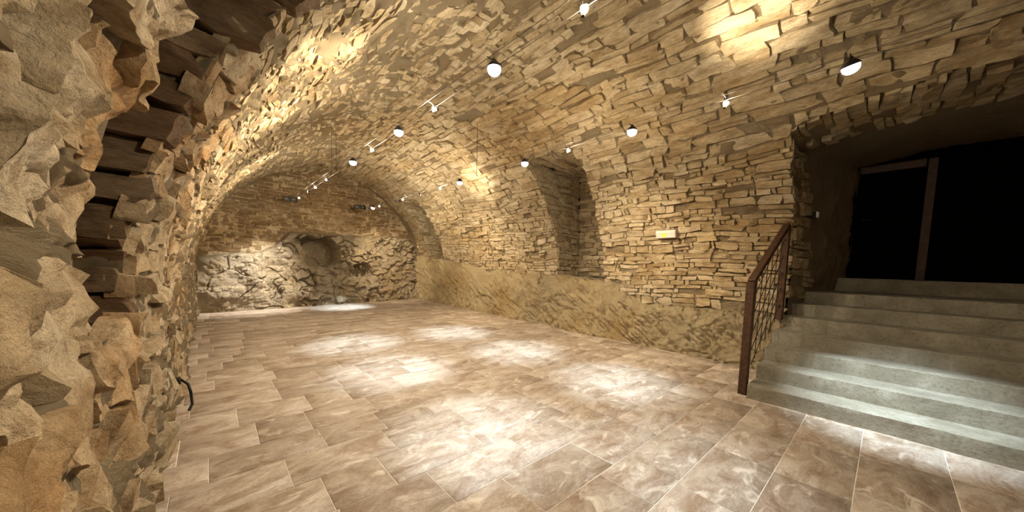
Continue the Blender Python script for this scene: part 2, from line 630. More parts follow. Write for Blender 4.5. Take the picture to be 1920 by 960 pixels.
def stone_geo(stones):
    """numpy build of all stones; returns for each (verts, faces, tone)"""
    res = [None] * len(stones)
    C = []
    for s in stones:
        C.append(((s.u0 + s.u1) / 2, (s.v0 + s.v1) / 2))
    for i, s in enumerate(stones):
        P, _ = s.fn(np.array([C[i][0]]), np.array([C[i][1]]))
        s.c = P[0]
        s.dist = float(np.linalg.norm(P[0] - np.array([0, 0, H])))
        s.size = max(s.u1 - s.u0, s.v1 - s.v0)
    buckets = {}
    for i, s in enumerate(stones):
        px = s.size / s.dist * F
        lod = 0 if px < 16 else 1 if px < 60 else 2 if px < 130 else 3
        buckets.setdefault((lod, s.fn), []).append(i)
    for (lod, fn), ids in buckets.items():
        nx, ny = ((5, 4), (7, 5), (10, 7), (20, 14))[lod]
        a1 = np.concatenate([[-1, ], np.linspace(-0.93, 0.93, nx - 2), [1]])
        b1 = np.concatenate([[-1, ], np.linspace(-0.88, 0.88, ny - 2), [1]])
        A, B = [x.ravel() for x in np.meshgrid(a1, b1, indexing='ij')]
        ring = (np.abs(A) > 0.99) | (np.abs(B) > 0.99)
        fc = grid_faces(nx, ny)
        n, m = len(ids), len(A)
        g = lambda k: np.array([getattr(stones[i], k) for i in ids], float)[:, None]
        u0, u1, v0, v1 = g('u0'), g('u1'), g('v0'), g('v1')
        hu, hv = (u1 - u0) / 2, (v1 - v0) / 2
        seed = g('seed')
        q = np.stack([np.broadcast_to(A[None] * 1.7, (n, m)) + seed * 3.7, np.broadcast_to(B[None] * 1.4, (n, m)) + seed * 1.3, np.broadcast_to(seed * 0.77, (n, m))], -1).reshape(-1, 3)
        ja = vn(q, 5).reshape(n, m)
        jb = vn(q, 6).reshape(n, m)
        k = g('rnd')
        a = A[None] * np.sqrt(1 - k * B[None] ** 2 / 2 * np.minimum(1, hv / hu)) + ja * 0.20 * np.minimum(1, hv / hu * 1.6)
        b = B[None] * np.sqrt(1 - k * A[None] ** 2 / 2) + jb * 0.24 + (B[None] * A[None]) * (np.sin(seed * 12.9) * 0.16)
        a = a + g('skew') * b
        U, W = (u0 + u1) / 2 + a * hu, (v0 + v1) / 2 + b * hv
        P, Nn = fn(U.ravel(), W.ravel())
        t = np.array([stones[i].tilt for i in ids])
        pr, ro = g('proud'), g('rough')
        h = pr * (1 + t[:, :1] * A[None] + t[:, 1:] * B[None])
        hq = P + seed.repeat(m, 1).reshape(-1, 1) * 0.37
        h = h.ravel() + (ro * np.minimum(1.0, 0.35 + 4 * hv)).repeat(m, 1).ravel() * (0.024 * vn(hq / 0.13, 7) + 0.018 * vn(hq / 0.05, 8) + (0.007 * vn(hq / 0.02, 9) if lod > 1 else 0))
        h = np.maximum(h, -0.012)
        h = np.where(np.tile(ring, n), -0.05, h)
        P = P + D(P) + Nn * h[:, None]
        P = P.reshape(n, m, 3)
        for j, i in enumerate(ids):
            res[i] = (P[j], fc, stones[i].tone)
    return res


def place_stones(stones, wall, name='stone', mat=None, maxparts=300, rest='stonework'):
    mat = mat or STONE
    geo = stone_geo(stones)
    score = []
    for i, s in enumerate(stones):
        px, py, z = proj(s.c[None])
        ok = z[0] > 0.15 and -120 < px[0] < 2040 and -120 < py[0] < 1080
        area = (s.u1 - s.u0) * (s.v1 - s.v0) / max(z[0], .2) ** 2 if ok else -1
        if ok:                                     # foreshortening
            _, Nn = s.fn(np.array([(s.u0 + s.u1) / 2]), np.array([(s.v0 + s.v1) / 2]))
            d = s.c - np.array([0, 0, H])
            area *= max(0.05, abs(float(Nn[0] @ d) / np.linalg.norm(d)))
        score.append(area)
    order = sorted(range(len(stones)), key=lambda i: -score[i])
    parts = [i for i in order[:maxparts] if score[i] > 0]
    pset = set(parts)
    for i in parts:
        V, fc, t = geo[i]
        c = V.mean(0)
        o = raw(name, V, fc, mat, wall, t, 32)
    V, Fc, T, n = [], {}, [], 0
    restv = [i for i in range(len(stones)) if i not in pset]
    if restv:
        for i in restv:
            v, fc, t = geo[i]
            V.append(v)
            T.append(np.full(len(v), t))
            Fc.setdefault(0, []).append(fc + n)
            n += len(v)
        o = raw(rest, np.concatenate(V), np.concatenate(Fc[0]), mat, wall, np.concatenate(T), 32)
        o['kind'] = 'stuff'


# ------------------------------------------------------------------ setting: vault shell
S_L = s_of(float(vx_left(2.45)), 2.45)       # left wall up to here
S_R = s_of(float(vx_right(2.75)), 2.75)      # right wall from here
Y_NEAR, Y_FAR = -3.0, 11.6


def lines(a, b, step, marks=()):
    pts = [a] + sorted(m for m in marks if a < m < b) + [b]
    r = []
    for p, q in zip(pts[:-1], pts[1:]):
        n = max(1, int(round((q - p) / step)))
        r += list(np.linspace(p, q, n + 1)[:-1])
    return np.array(r + [b])


def wall_y(X0, X1, Y, z0, z1, sgn, xfun=None):
    """an upright face at constant Y between the vault face (or X0) and X1; u runs in X from 0 to 1"""
    def fn(u, v):
        x0 = xfun(v) if xfun is not None else X0
        x = x0 + (X1 - x0) * u / abs(X1 - X0)
        P = np.stack([x, np.full_like(x, Y), v], -1)
        Nn = np.zeros_like(P)
        Nn[:, 1] = sgn
        return P, Nn
    return fn


def plane_fn(o, eu, ev, n):
    o, eu, ev, n = [np.array(k, float) for k in (o, eu, ev, n)]
    def fn(u, v):
        P = o + np.outer(u, eu) + np.outer(v, ev)
        return P, np.tile(n, (len(P), 1))
    return fn


# --- left wall
zs_marks = [s_of(XL, NL[2]), s_of(float(vx_left(NL[3])), NL[3])]
sh = Shell()
yl = np.concatenate([lines(Y_NEAR, 0.5, 0.05)[:-1], lines(0.5, 2.9, 0.012, (NL[0], NL[1]))[:-1], lines(2.9, 6.0, 0.022)[:-1], lines(6.0, Y_FAR, 0.04)])
sh.grid(vault, yl, lines(0, S_L, 0.015, zs_marks), True, 1.3)
f_rev_l = wall_y(XL, NL[4], NL[1], NL[2], NL[3], -1, vx_left)
f_rev_ln = wall_y(XL, NL[4], NL[0], NL[2], NL[3], 1, vx_left)
d_l = XL - NL[4]
sh.grid(f_rev_l, lines(0, d_l, 0.02), lines(NL[2], NL[3], 0.02))
sh.grid(f_rev_ln, lines(0, d_l, 0.03), lines(NL[2], NL[3], 0.03))
f_back_l = plane_fn((NL[4], 0, 0), (0, 1, 0), (0, 0, 1), (1, 0, 0))
sh.grid(f_back_l, lines(NL[0], NL[1], 0.03), lines(NL[2], NL[3], 0.03))
f_led_l = plane_fn((0, 0, NL[2]), (1, 0, 0), (0, 1, 0), (0, 0, 1))
sh.grid(f_led_l, lines(NL[4], XL, 0.025), lines(NL[0], NL[1], 0.025))
f_top_l = plane_fn((0, 0, NL[3]), (1, 0, 0), (0, 1, 0), (0, 0, -1))
sh.grid(f_top_l, lines(NL[4], float(vx_left(NL[3])), 0.04), lines(NL[0], NL[1], 0.04))
wall_left = tag(sh.build('wall_left', MORTAR), kind='structure')

# --- vaulted ceiling
sh = Shell()
yc = np.concatenate([lines(Y_NEAR, -0.5, 0.06)[:-1], lines(-0.5, 4.7, 0.018, (PY1, NA[0], NA[1]))[:-1], lines(4.7, Y_FAR, 0.034, (NB[0], NB[1]))])
sh.grid(vault, yc, lines(S_L, S_R, 0.017, [s_of(float(vx_right(3.2)), 3.2), s_of(float(vx_right(3.1)), 3.1), s_of(float(vx_right(2.82)), 2.82)]), True)
ceiling = tag(sh.build('ceiling', MORTAR), kind='structure')

# --- right wall
sh = Shell()
mr = [s_of(XR, 1.05), s_of(float(vx_right(1.32)), 1.32)]
sh.grid(vault, yc, lines(S_R, S_END - 0.3, 0.018, mr), True)
rev = {}
for key, n in (('A', NA), ('B', NB)):
    d = n[4] - XR
    for tagk, Yk, sg in (('far', n[1], -1), ('near', n[0], 1)):
        rev[key + tagk] = wall_y(XR, n[4], Yk, n[2], n[3], sg, vx_right)
        sh.grid(rev[key + tagk], lines(0, d, 0.03), lines(n[2], n[3], 0.03))
    rev[key + 'back'] = plane_fn((n[4], 0, 0), (0, 1, 0), (0, 0, 1), (-1, 0, 0))
    sh.grid(rev[key + 'back'], lines(n[0], n[1], 0.035), lines(n[2], n[3], 0.035))
    rev[key + 'led'] = plane_fn((0, 0, n[2]), (1, 0, 0), (0, 1, 0), (0, 0, 1))
    sh.grid(rev[key + 'led'], lines(XR - 0.06, n[4], 0.03), lines(n[0], n[1], 0.03))
    rev[key + 'top'] = plane_fn((0, 0, n[3]), (1, 0, 0), (0, 1, 0), (0, 0, -1))
    sh.grid(rev[key + 'top'], lines(float(vx_right(n[3])), n[4], 0.035), lines(n[0], n[1], 0.035))
wall_right = tag(sh.build('wall_right', MORTAR), kind='structure')

# --- walls and soffit of the stair passage
XD = 6.95


def rev_pass(side):
    def fn(u, v):
        """u from 0 at the vault face to 1 at the door plane"""
        y0, y1 = (PY1, 0.47) if side > 0 else (PY0, -1.62)
        x0 = vx_right(v)
        x = x0 + (XD + 0.5 - x0) * u
        t = np.clip((x - 5.30) / (XD - 5.30), 0, 1.3)
        y = y0 + (y1 - y0) * t
        P = np.stack([x, y, v], -1)
        Nn = np.tile(np.array([-0.22, -side * 1.0, 0]) / 1.024, (len(P), 1))
        return P, Nn
    return fn


def soff_pass(u, v):
    """u 0..1 from vault face inward, v is Y at the face"""
    z0 = z_soffit(v)
    x0 = vx_right(z0)
    x = x0 + (XD + 0.5 - x0) * u
    t = np.clip((x - 4.8) / (XD - 4.8), 0, 1.2)
    yc_ = -0.58
    y = yc_ + (v - yc_) * (1 - 0.26 * t)
    P = np.stack([x, y, z0 + 0.02 * t], -1)
    return P, np.tile(np.array([0, 0, -1.0]), (len(P), 1))


sh = Shell()
f_pl, f_pr = rev_pass(1), rev_pass(-1)
sh.grid(f_pl, lines(0, 1, 0.015), lines(0.0, float(z_soffit(PY1)) + 0.12, 0.03))
sh.grid(f_pr, lines(0, 1, 0.03), lines(0.0, float(z_soffit(PY0)), 0.05))
sh.grid(soff_pass, lines(0, 1, 0.016), lines(PY0 - 0.14, PY1 + 0.14, 0.035))
passage = tag(sh.build('wall_passage', MORTAR), kind='structure')

# --- wall behind the photographer
sh = Shell()
f_front = plane_fn((0, Y_NEAR + 0.02, 0), (1, 0, 0), (0, 0, 1), (0, 1, 0))
sh.grid(f_front, lines(-0.5, 5.8, 0.1), lines(0, 4.0, 0.1))
wall_front = tag(sh.build('wall_front', MORTAR), kind='structure')


# --- back wall: upper masonry and lower rock in one relief
def yback(x):
    return 10.62 + 0.105 * (x + 0.2)


def zb_back(x):
    return np.interp(x, [-0.3, 0.8, 1.25, 1.6, 6], [1.27, 1.40, 1.62, 1.98, 2.12])


def f_backwall(u, v):
    P = np.stack([u, yback(u), v], -1)
    return P, np.tile(np.array([0.1045, -0.9945, 0]), (len(P), 1))


def sst(e0, e1, x):
    t = np.clip((x - e0) / (e1 - e0), 0, 1)
    return t * t * (3 - 2 * t)


xs, zs = lines(-0.6, 5.95, 0.018), lines(0, 4.0, 0.018)
U, W = [k.ravel() for k in np.meshgrid(xs, zs, indexing='ij')]
P, Nn = f_backwall(U, W)
q2 = np.stack([U, W], -1)
wb = zb_back(U) + 0.05 * vn(P / 0.25, 3)
low = sst(wb + 0.03, wb - 0.05, W)
big1, big2, bid = worley2(q2 / np.array([0.80, 0.60]) + 0.55 * np.stack([vn(P / 0.3, 4), vn(P / 0.3, 5)], -1), 3)
sm1, sm2, sid = worley2(q2 / np.array([0.26, 0.20]) + 0.55 * np.stack([vn(P / 0.15, 14), vn(P / 0.15, 15)], -1), 8)
leftb = sst(1.75, 1.55, U)
bigm = sst(-0.35, 0.35, vn(P / 0.55, 47))
lump = leftb * (0.07 * bigm * sst(0.0, 0.07, big2 - big1) + 0.16 * (bid - 0.5)) + (1 - leftb) * ((0.02 + 0.09 * sst(-0.2, 0.5, vn(P / 0.4, 48))) * sst(0.0, 0.25, sm2 - sm1) + 0.15 * (sid - 0.5) + 0.16 * (bid - .5))
relief = low * (0.10 + lump + 0.07 * fbm(P / 0.40, 3, 21) + 0.05 * np.abs(vn(P / 0.17, 24)) + 0.035 * np.abs(vn(P / 0.07, 25)) + 0.16 * sst(1.0, 0.1, W))
relief = relief - 0.06 * low * np.exp(-((U - 1.66 - 0.05 * vn(P / 0.2, 33)) / 0.035) ** 2) * (W < 1.2)
cav = (np.abs((U - 2.30 + 0.10 * vn(P / 0.3, 31)) / 0.46) ** 3 + np.abs((W - 1.50 + 0.08 * vn(P / 0.25, 32)) / 0.42) ** 3)
relief = relief * (1 - 0.6 * sst(1.2, 0.9, cav)) - 0.62 * sst(1.08, 0.86, cav)
cav2 = (np.abs((U - 3.42 + 0.10 * vn(P / 0.3, 36)) / 0.30) ** 2.5 + np.abs((W - 0.95 + 0.06 * vn(P / 0.25, 37)) / 0.24) ** 2.5)
relief = relief - 0.30 * sst(1.1, 0.8, cav2)
relief = relief + (1 - low) * (0.012 * fbm(P / 0.1, 3, 70))
P = P + Nn * relief[:, None] + D(P) * np.array([0.3, 1, 0.3])
tone_b = np.clip(0.25 + 0.55 * low * (0.6 + 0.4 * vn(P / 0.5, 44)), 0, 1)
wall_back = tag(raw('wall_back', P, grid_faces(len(xs), len(zs)), BACKROCK, None, tone_b, 30), kind='structure')

# --- bedrock foot of the right wall
ys = np.concatenate([lines(0.6, 5.5, 0.013)[:-1], lines(5.5, 11.4, 0.024)])
ts = np.linspace(0, 1, 96)
U, T = [k.ravel() for k in np.meshgrid(ys, ts, indexing='ij')]
zt = z_rock(U)
zz = np.minimum(T / 0.82, 1) * zt
xx = 5.40 - 0.05 * np.minimum(T / 0.82, 1) + 0.055 * sst(0.66, 0.84, T) + np.clip((T - 0.82) / 0.18, 0, 1) * 0.32
P = np.stack([xx, U, zz], -1)
q2 = np.stack([U, zz], -1)
g1, g2, gid = worley2(q2 / np.array([0.55, 0.42]) + 0.35 * np.stack([vn(P / 0.3, 4), vn(P / 0.3, 5)], -1), 23)
near = sst(4.2, 2.8, U)
rel = 0.045 * fbm(P / 0.5, 3, 61) + 0.020 * fbm(P / 0.11, 3, 62) + (0.05 - 0.02 * near) * (gid - 0.5) - 0.014 * np.exp(-((g2 - g1) / 0.05) ** 2) * sst(-0.2, 0.5, vn(P / 0.4, 51)) * (0.4 + 0.6 * near)
_rt2 = np.stack([P[:, 0] / 0.2, (P[:, 1] * 0.8 + zz * 0.6) / 0.26, (zz * 0.8 - P[:, 1] * 0.6) / 0.065], -1)
rel = rel + 0.055 * np.abs(vn(_rt2, 66)) + 0.035 * np.abs(vn(_rt2 * 2.1, 64)) - 0.06 * np.clip(vn(P / 0.055, 63) - 0.4, 0, 0.4) + 0.016 * np.abs(vn(P / 0.045, 67))
rel = rel + 0.10 * sst(0.35, 0.0, zz) * (0.5 + 0.5 * vn(P / 0.6, 68))
P = P + D(P) + np.stack([-rel, 0 * rel, 0.5 * rel * np.clip(zz / 0.2, 0, 1)], -1)
P[:, 2] = np.where(T <= 0, -0.02, P[:, 2])
raw('bedrock', P, grid_faces(len(ys), len(ts))[:, ::-1].copy(), BEDROCK, wall_right, 0.5 + 0.5 * vn(P / 0.4, 69), 28)

# ------------------------------------------------------------------ stones on the walls
def free_runs(v, ya, yb, step=0.02):
    ys_ = np.arange(ya, yb, step)
    x, z = prof(np.full_like(ys_, v))
    ok = ~in_hole(x, ys_, z)
    runs, st = [], None
    for y, k in zip(ys_, ok):
        if k and st is None:
            st = y
        if not k and st is not None:
            runs.append((st, y))
            st = None
    if st is not None:
        runs.append((st, yb))
    return runs


def vault_w(u, v):
    """courses wander a little up and down along the wall"""
    q = np.stack([u * 0.55, v * 0.9, 0 * u], -1)
    return vault(u, v + 0.045 * vn(q, 101) + 0.02 * vn(q * 3.1, 102))


def vault_w_left(u, v):
    q = np.stack([u * 0.9, v * 1.2, 0 * u], -1)
    return vault(u, v + 0.06 * vn(q, 103) + 0.05 * vn(q * 2.7, 104))


# right wall: thin courses of long flat stones
st_r = []
s = S_R + 0.0
while s < S_END - 0.3:
    hgt = rng.choice([rng.uniform(0.045, 0.08), rng.uniform(0.07, 0.135)])
    x, z = prof(s + hgt / 2)
    for a, b in free_runs(s + hgt / 2, -2.9, 10.75):
        if a < PY0:
            continue
        # keep the course above the bedrock
        yy = np.arange(a, b, 0.1)
        low_ok = z - hgt * 0.5 > z_rock(yy) - 0.02
        if not low_ok.any():
            continue
        sub, run = None, []
        for y, k in zip(list(yy) + [b], list(low_ok) + [False]):
            if k and sub is None:
                sub = y
            if (not k) and sub is not None:
                run.append((sub, y))
                sub = None
        for c, d in run:
            lay_course(st_r, vault_w, s, s + hgt, c, d, 0.08, 0.40, (0.000, 0.032), 1.15, 0.006, 0.05, over=0.035, rnd=0.30)
    s += hgt
for key, n in (('A', NA), ('B', NB)):
    for part in ('far', 'back'):
        z = n[2] + 0.01
        while z < n[3] - 0.05:
            hgt = rng.uniform(0.06, 0.12)
            if part == 'far':
                x0 = float(vx_right(z + hgt / 2))
                lay_course(st_r, rev[key + part], z, min(z + hgt, n[3]), 0.0, n[4] - XR, 0.12, 0.34, (0.003, 0.028), 0.8, 0.006, 0.03, rnd=0.2)
            else:
                lay_course(st_r, rev[key + part], z, min(z + hgt, n[3]), n[0], n[1], 0.14, 0.36, (0.008, 0.03), 0.8, 0.012, 0.15, rnd=0.3)
            z += hgt
    y = n[0]
    while y < n[1] - 0.06:
        hgt = rng.uniform(0.07, 0.14)
        fn = rev[key + 'top']
        lay_course(st_r, (lambda f: (lambda u, v: f(u, v)))(fn), y, min(y + hgt, n[1]), float(vx_right(n[3])), n[4], 0.15, 0.4, (0.008, 0.03), 0.8, 0.012, 0.05)
        y += hgt
place_stones(st_r, wall_right)

# the vault: bigger stones on its right half, more mortar on its left half
st_c = []
s = S_L
while s < S_R - 0.03:
    x, z = prof(s + 0.05)
    k = float(np.clip((x - 1.8) / 1.6, 0, 1))
    hgt = rng.uniform(0.05 + 0.025 * k, 0.105 + 0.06 * k)
    e = min(s + hgt, S_R)
    for a, b in free_runs((s + e) / 2, -2.6, 10.9):
        lay_course(st_c, vault_w if k > 0.3 else vault_w_left, s, e, a, b, 0.09 + 0.09 * k, 0.30 + 0.32 * k,
                   (-0.014 + 0.010 * k, 0.016 + 0.012 * k), 0.9, 0.002, 0.26 * (1 - k) + 0.03, over=0.03, rnd=0.16 + 0.25 * (1 - k))
    s = e
place_stones(st_c, ceiling)

# left wall: coarse rubble
st_l = []
s = 0.02
while s < S_L - 0.03:
    hgt = rng.uniform(0.09, 0.19)
    e = min(s + hgt, S_L)
    x, z = prof((s + e) / 2)
    for a, b in free_runs((s + e) / 2, NL[0] if z < NL[2] else 1.6, 10.6):
        lay_course(st_l, vault_w_left, s, e, a, b, 0.10, 0.34, (0.0, 0.045), 1.35, 0.012, 0.08, over=0.09 if NL[2] < z < NL[3] else 0.02, rnd=0.45)
    s += hgt
s = 0.02
while s < S_L - 0.03:                            # big rough blocks closest to the camera
    hgt = rng.uniform(0.16, 0.34)
    e = min(s + hgt, S_L)
    x, z = prof((s + e) / 2)
    lay_course(st_l, vault_w_left, s, e, -0.6, NL[0], 0.24, 0.60, (0.0, 0.045), 1.6, 0.008, 0.0, over=0.06 if NL[2] < z else 0.02, rnd=0.35)
    s = e
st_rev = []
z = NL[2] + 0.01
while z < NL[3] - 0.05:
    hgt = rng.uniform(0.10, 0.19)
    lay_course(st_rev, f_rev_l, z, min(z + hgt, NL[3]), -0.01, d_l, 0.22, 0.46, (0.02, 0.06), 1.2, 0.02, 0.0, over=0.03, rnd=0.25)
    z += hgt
for st in st_l:
    if st.fn is vault_w_left:
        yc0 = (st.u0 + st.u1) / 2
        if yc0 > 3.0:
            st.proud *= max(0.30, 1 - (yc0 - 3.0) * 0.35)
            st.rough *= 0.75
place_stones(st_l, wall_left, mat=LEFTSTONE, maxparts=260)
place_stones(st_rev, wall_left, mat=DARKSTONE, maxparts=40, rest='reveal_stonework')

# passage: a few stones at the corner and in the soffit
st_p = []
z = 0.95
while z < 2.78:
    hgt = rng.uniform(0.09, 0.17)
    lay_course(st_p, f_pl, z, min(z + hgt, 2.8), 0.0, rng.uniform(0.22, 0.34), 0.07, 0.17, (0.0, 0.03), 0.9, 0.006, 0.12, over=0.0)
    z += hgt
y = PY0 + 0.05
while y < PY1 - 0.05:
    hgt = rng.uniform(0.07, 0.16)
    lay_course(st_p, soff_pass, y, y + hgt, -0.005, 0.34, 0.05, 0.16, (0.0, 0.04), 1.2, 0.006, 0.18)
    y += hgt
for st in st_p:                                 # here u is a fraction of about two metres
    st.tilt = (st.tilt[0] * 0.6, st.tilt[1] * 0.6)
place_stones(st_p, passage)

# back wall, upper half: small courses
st_b = []
z = 1.2
while z < 3.75:
    hgt = rng.uniform(0.07, 0.13)
    zc = z + hgt / 2
    xa, xb = float(vx_left(zc)) - 0.05, float(vx_right(zc)) + 0.05
    xx_ = np.arange(xa, xb, 0.05)
    ok = zc > zb_back(xx_) + 0.06
    if ok.any():
        for r0, r1 in [(xx_[ok].min(), xx_[ok].max())]:
            lay_course(st_b, f_backwall, z, z + hgt, r0, r1, 0.14, 0.46, (0.002, 0.022), 0.7, 0.006, 0.05, rnd=0.2)
    z += hgt
for st in st_b:                                  # stones turn paler towards the middle of the wall
    uc, vc = (st.u0 + st.u1) / 2, (st.v0 + st.v1) / 2
    m_ = math.exp(-((uc - 2.7) / 1.1) ** 2 - ((vc - 2.4) / 0.35) ** 2)
    st.tone = st.tone * (0.55 + 0.0 * m_) + 0.45 * m_
place_stones(st_b, wall_back, mat=BACKSTONE, maxparts=280)

# ------------------------------------------------------------------ floor
fl = raw('floor', [(-1.2, -3.2, -0.0030), (7.5, -3.2, -0.0030), (7.5, 11.9, -0.0030), (-1.2, 11.9, -0.0030)], np.array([[0, 1, 2, 3]]), GROUT)
tag(fl, kind='structure')
rows = [2.84, 2.51, 2.17, 1.82, 1.47, 1.11, 0.76, 0.40, 0.04, -0.37, -0.73, -1.08, -1.42, -1.78]
rows = rows[::-1]
y = 2.84
while y < 11.3:
    y += rng.choice([0.33, 0.34, 0.36, 0.40])
    rows.append(y)
tiles = []
for y0, y1 in zip(rows[:-1], rows[1:]):
    x = -0.50 - rng.uniform(0, 0.3)
    while x < 5.5:
        L = rng.choice([0.33, 0.42, 0.50, 0.52, 0.62, 0.66])
        if y0 < 0.9 and x > 2.2:
            L = rng.choice([0.52, 0.62, 0.66])
        if x + L > 5.5:
            L = 5.65 - x
        g = 0.0045
        tiles.append((x + g / 2, x + L - g / 2, y0 + g / 2, y1 - g / 2))
        x += L
tg = []
for x0, x1, y0, y1 in tiles:
    z0 = rng.gauss(0, 0.0007)
    za, zb_ = rng.gauss(0, 0.0005), rng.gauss(0, 0.0005)
    i = 0.002
    V = [(x0, y0, -0.014), (x1, y0, -0.014), (x1, y1, -0.014), (x0, y1, -0.014),
         (x0, y0, z0 - za - zb_ - 0.0015), (x1, y0, z0 + za - zb_ - 0.0015), (x1, y1, z0 + za + zb_ - 0.0015), (x0, y1, z0 - za + zb_ - 0.0015),
         (x0 + i, y0 + i, z0 - za - zb_), (x1 - i, y0 + i, z0 + za - zb_), (x1 - i, y1 - i, z0 + za + zb_), (x0 + i, y1 - i, z0 - za + zb_)]
    tg.append((V, rng.random()))
TF = np.array([[0, 1, 5, 4], [1, 2, 6, 5], [2, 3, 7, 6], [3, 0, 4, 7], [4, 5, 9, 8], [5, 6, 10, 9], [6, 7, 11, 10], [7, 4, 8, 11], [8, 9, 10, 11]])
sc = []
for (x0, x1, y0, y1) in tiles:
    px, py, z = proj(np.array([[(x0 + x1) / 2, (y0 + y1) / 2, 0]]))
    ok = z[0] > 0.3 and -200 < px[0] < 2120 and py[0] < 1200
    sc.append((x1 - x0) * (y1 - y0) / z[0] ** 3 if ok else -1)
order = sorted(range(len(tiles)), key=lambda i: -sc[i])
part = [i for i in order[:300] if sc[i] > 0]
for i in part:
    raw('tile', tg[i][0], TF, TILE, fl, tg[i][1])
pset = set(part)
V, Fc, T = [], [], []
for i in range(len(tiles)):
    if i not in pset:
        Fc.append(TF + 12 * len(V))
        V.append(tg[i][0])
        T += [tg[i][1]] * 12
if V:
    o = raw('paving', np.concatenate([np.array(v) for v in V]), np.concatenate(Fc), TILE, fl, np.array(T))
    o['kind'] = 'stuff'

# ------------------------------------------------------------------ stairs
stairs = empty('stairs', (4.03, -0.5, 0))
tag(stairs, 'broad grey concrete stairs climbing to the dark doorway', 'stairs')
RISE, TREAD, X0S, YA, YB = 0.149, 0.315, 4.03, -2.05, 0.870


def step_mesh(xa, xb, z0, z1, ya=YA, yb=YB):
    """a concrete block with a worn, slightly wavy nosing"""
    ys_ = np.linspace(ya, yb, 70)
    sec = [(xa, z0), (xa, z0 + (z1 - z0) * 0.35), (xa, z0 + (z1 - z0) * 0.7), (xa, z1 - 0.005), (xa + 0.002, z1 - 0.001), (xa + 0.006, z1), (xa + 0.12, z1), (xa + 0.22, z1), (xb, z1), (xb, z0)]
    P = np.array([[(x, y, z) for x, z in sec] for y in ys_]).reshape(-1, 3)
    dn = np.stack([0.006 * vn(P / 0.2, 5) + 0.003 * vn(P / 0.04, 6), 0 * P[:, 0], 0.003 * vn(P / 0.3, 7) + 0.0025 * vn(P / 0.05, 8)], -1)
    edge = np.tile(np.array([0, 0, 0, 1, 1, 1, 0, 0, 0, 0]), len(ys_))
    chip = np.clip(vn(P * np.array([0, 1, 0]) / 0.07 + z1 * 31, 9) - 0.45, 0, 1) * edge
    P = P + dn + np.stack([chip * 0.012, 0 * chip, -chip * 0.012], -1)
    k = len(sec)
    f = [(i * k + j, (i + 1) * k + j, (i + 1) * k + (j + 1) % k, i * k + (j + 1) % k) for i in range(len(ys_) - 1) for j in range(k)]
    f.append(tuple(range(k)))
    f.append(tuple(reversed([(len(ys_) - 1) * k + j for j in range(k)])))
    return P, f


org = np.array([4.03, -0.5, 0])
for i in range(7):
    xa = X0S + TREAD * i
    xb = xa + TREAD + 0.03 if i < 6 else XD - 0.02
    zt_ = 0.141 + RISE * i
    P, f = step_mesh(xa, xb, 0.0 if i < 4 else zt_ - 0.4, zt_)
    raw('step', P - org, f, CONCRETE, stairs, None, 24)
P, f = step_mesh(XD - 0.06, XD + 0.9, 0.9, 1.222, -1.9, 0.62)
raw('threshold', P - org, f, CONCRETE, stairs, None, 40)

# ------------------------------------------------------------------ doorway at the head of the stairs
door = bpy.data.objects.new('door_1', None)
link(door)
tag(door, kind='structure')
dx = XD + 0.28
zb0, zt0 = 1.225, 2.86
yl_, ym_, yr_ = 0.44, -0.285, -1.30
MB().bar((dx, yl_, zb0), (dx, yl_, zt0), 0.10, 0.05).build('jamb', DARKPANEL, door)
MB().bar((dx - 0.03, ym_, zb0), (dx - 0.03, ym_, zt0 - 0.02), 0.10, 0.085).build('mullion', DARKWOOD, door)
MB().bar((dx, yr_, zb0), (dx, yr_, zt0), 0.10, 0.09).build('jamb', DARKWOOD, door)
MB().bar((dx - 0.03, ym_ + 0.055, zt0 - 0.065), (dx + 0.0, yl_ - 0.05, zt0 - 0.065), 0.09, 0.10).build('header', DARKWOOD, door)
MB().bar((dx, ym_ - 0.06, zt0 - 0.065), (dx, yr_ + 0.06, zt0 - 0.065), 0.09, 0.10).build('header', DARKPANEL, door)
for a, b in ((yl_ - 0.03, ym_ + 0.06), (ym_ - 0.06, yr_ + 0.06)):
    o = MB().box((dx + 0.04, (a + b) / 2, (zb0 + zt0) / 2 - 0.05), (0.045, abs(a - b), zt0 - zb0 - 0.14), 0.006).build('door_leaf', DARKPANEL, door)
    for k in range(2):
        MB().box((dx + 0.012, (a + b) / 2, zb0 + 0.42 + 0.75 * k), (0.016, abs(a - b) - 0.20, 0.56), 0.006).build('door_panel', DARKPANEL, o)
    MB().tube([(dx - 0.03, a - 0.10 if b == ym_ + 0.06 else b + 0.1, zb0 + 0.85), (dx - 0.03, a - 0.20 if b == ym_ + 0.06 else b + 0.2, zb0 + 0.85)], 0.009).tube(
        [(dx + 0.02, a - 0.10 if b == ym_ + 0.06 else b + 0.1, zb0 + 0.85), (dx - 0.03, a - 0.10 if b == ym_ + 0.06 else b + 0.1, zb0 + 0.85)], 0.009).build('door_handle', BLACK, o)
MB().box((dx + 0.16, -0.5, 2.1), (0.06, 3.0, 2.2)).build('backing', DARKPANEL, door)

# ------------------------------------------------------------------ stair railing
rail = empty('stair_railing', (4.13, 0.93, 0))
tag(rail, 'rusty brown steel railing with wire lattice beside the concrete stairs', 'railing')
A0, B0 = Vector((4.13, 0.930, 0)), Vector((5.25, 0.868, 0))
OR = Vector((4.13, 0.93, 0))


def railpt(t, z):
    p = A0.lerp(B0, t)
    return Vector((p.x, p.y, z)) - OR


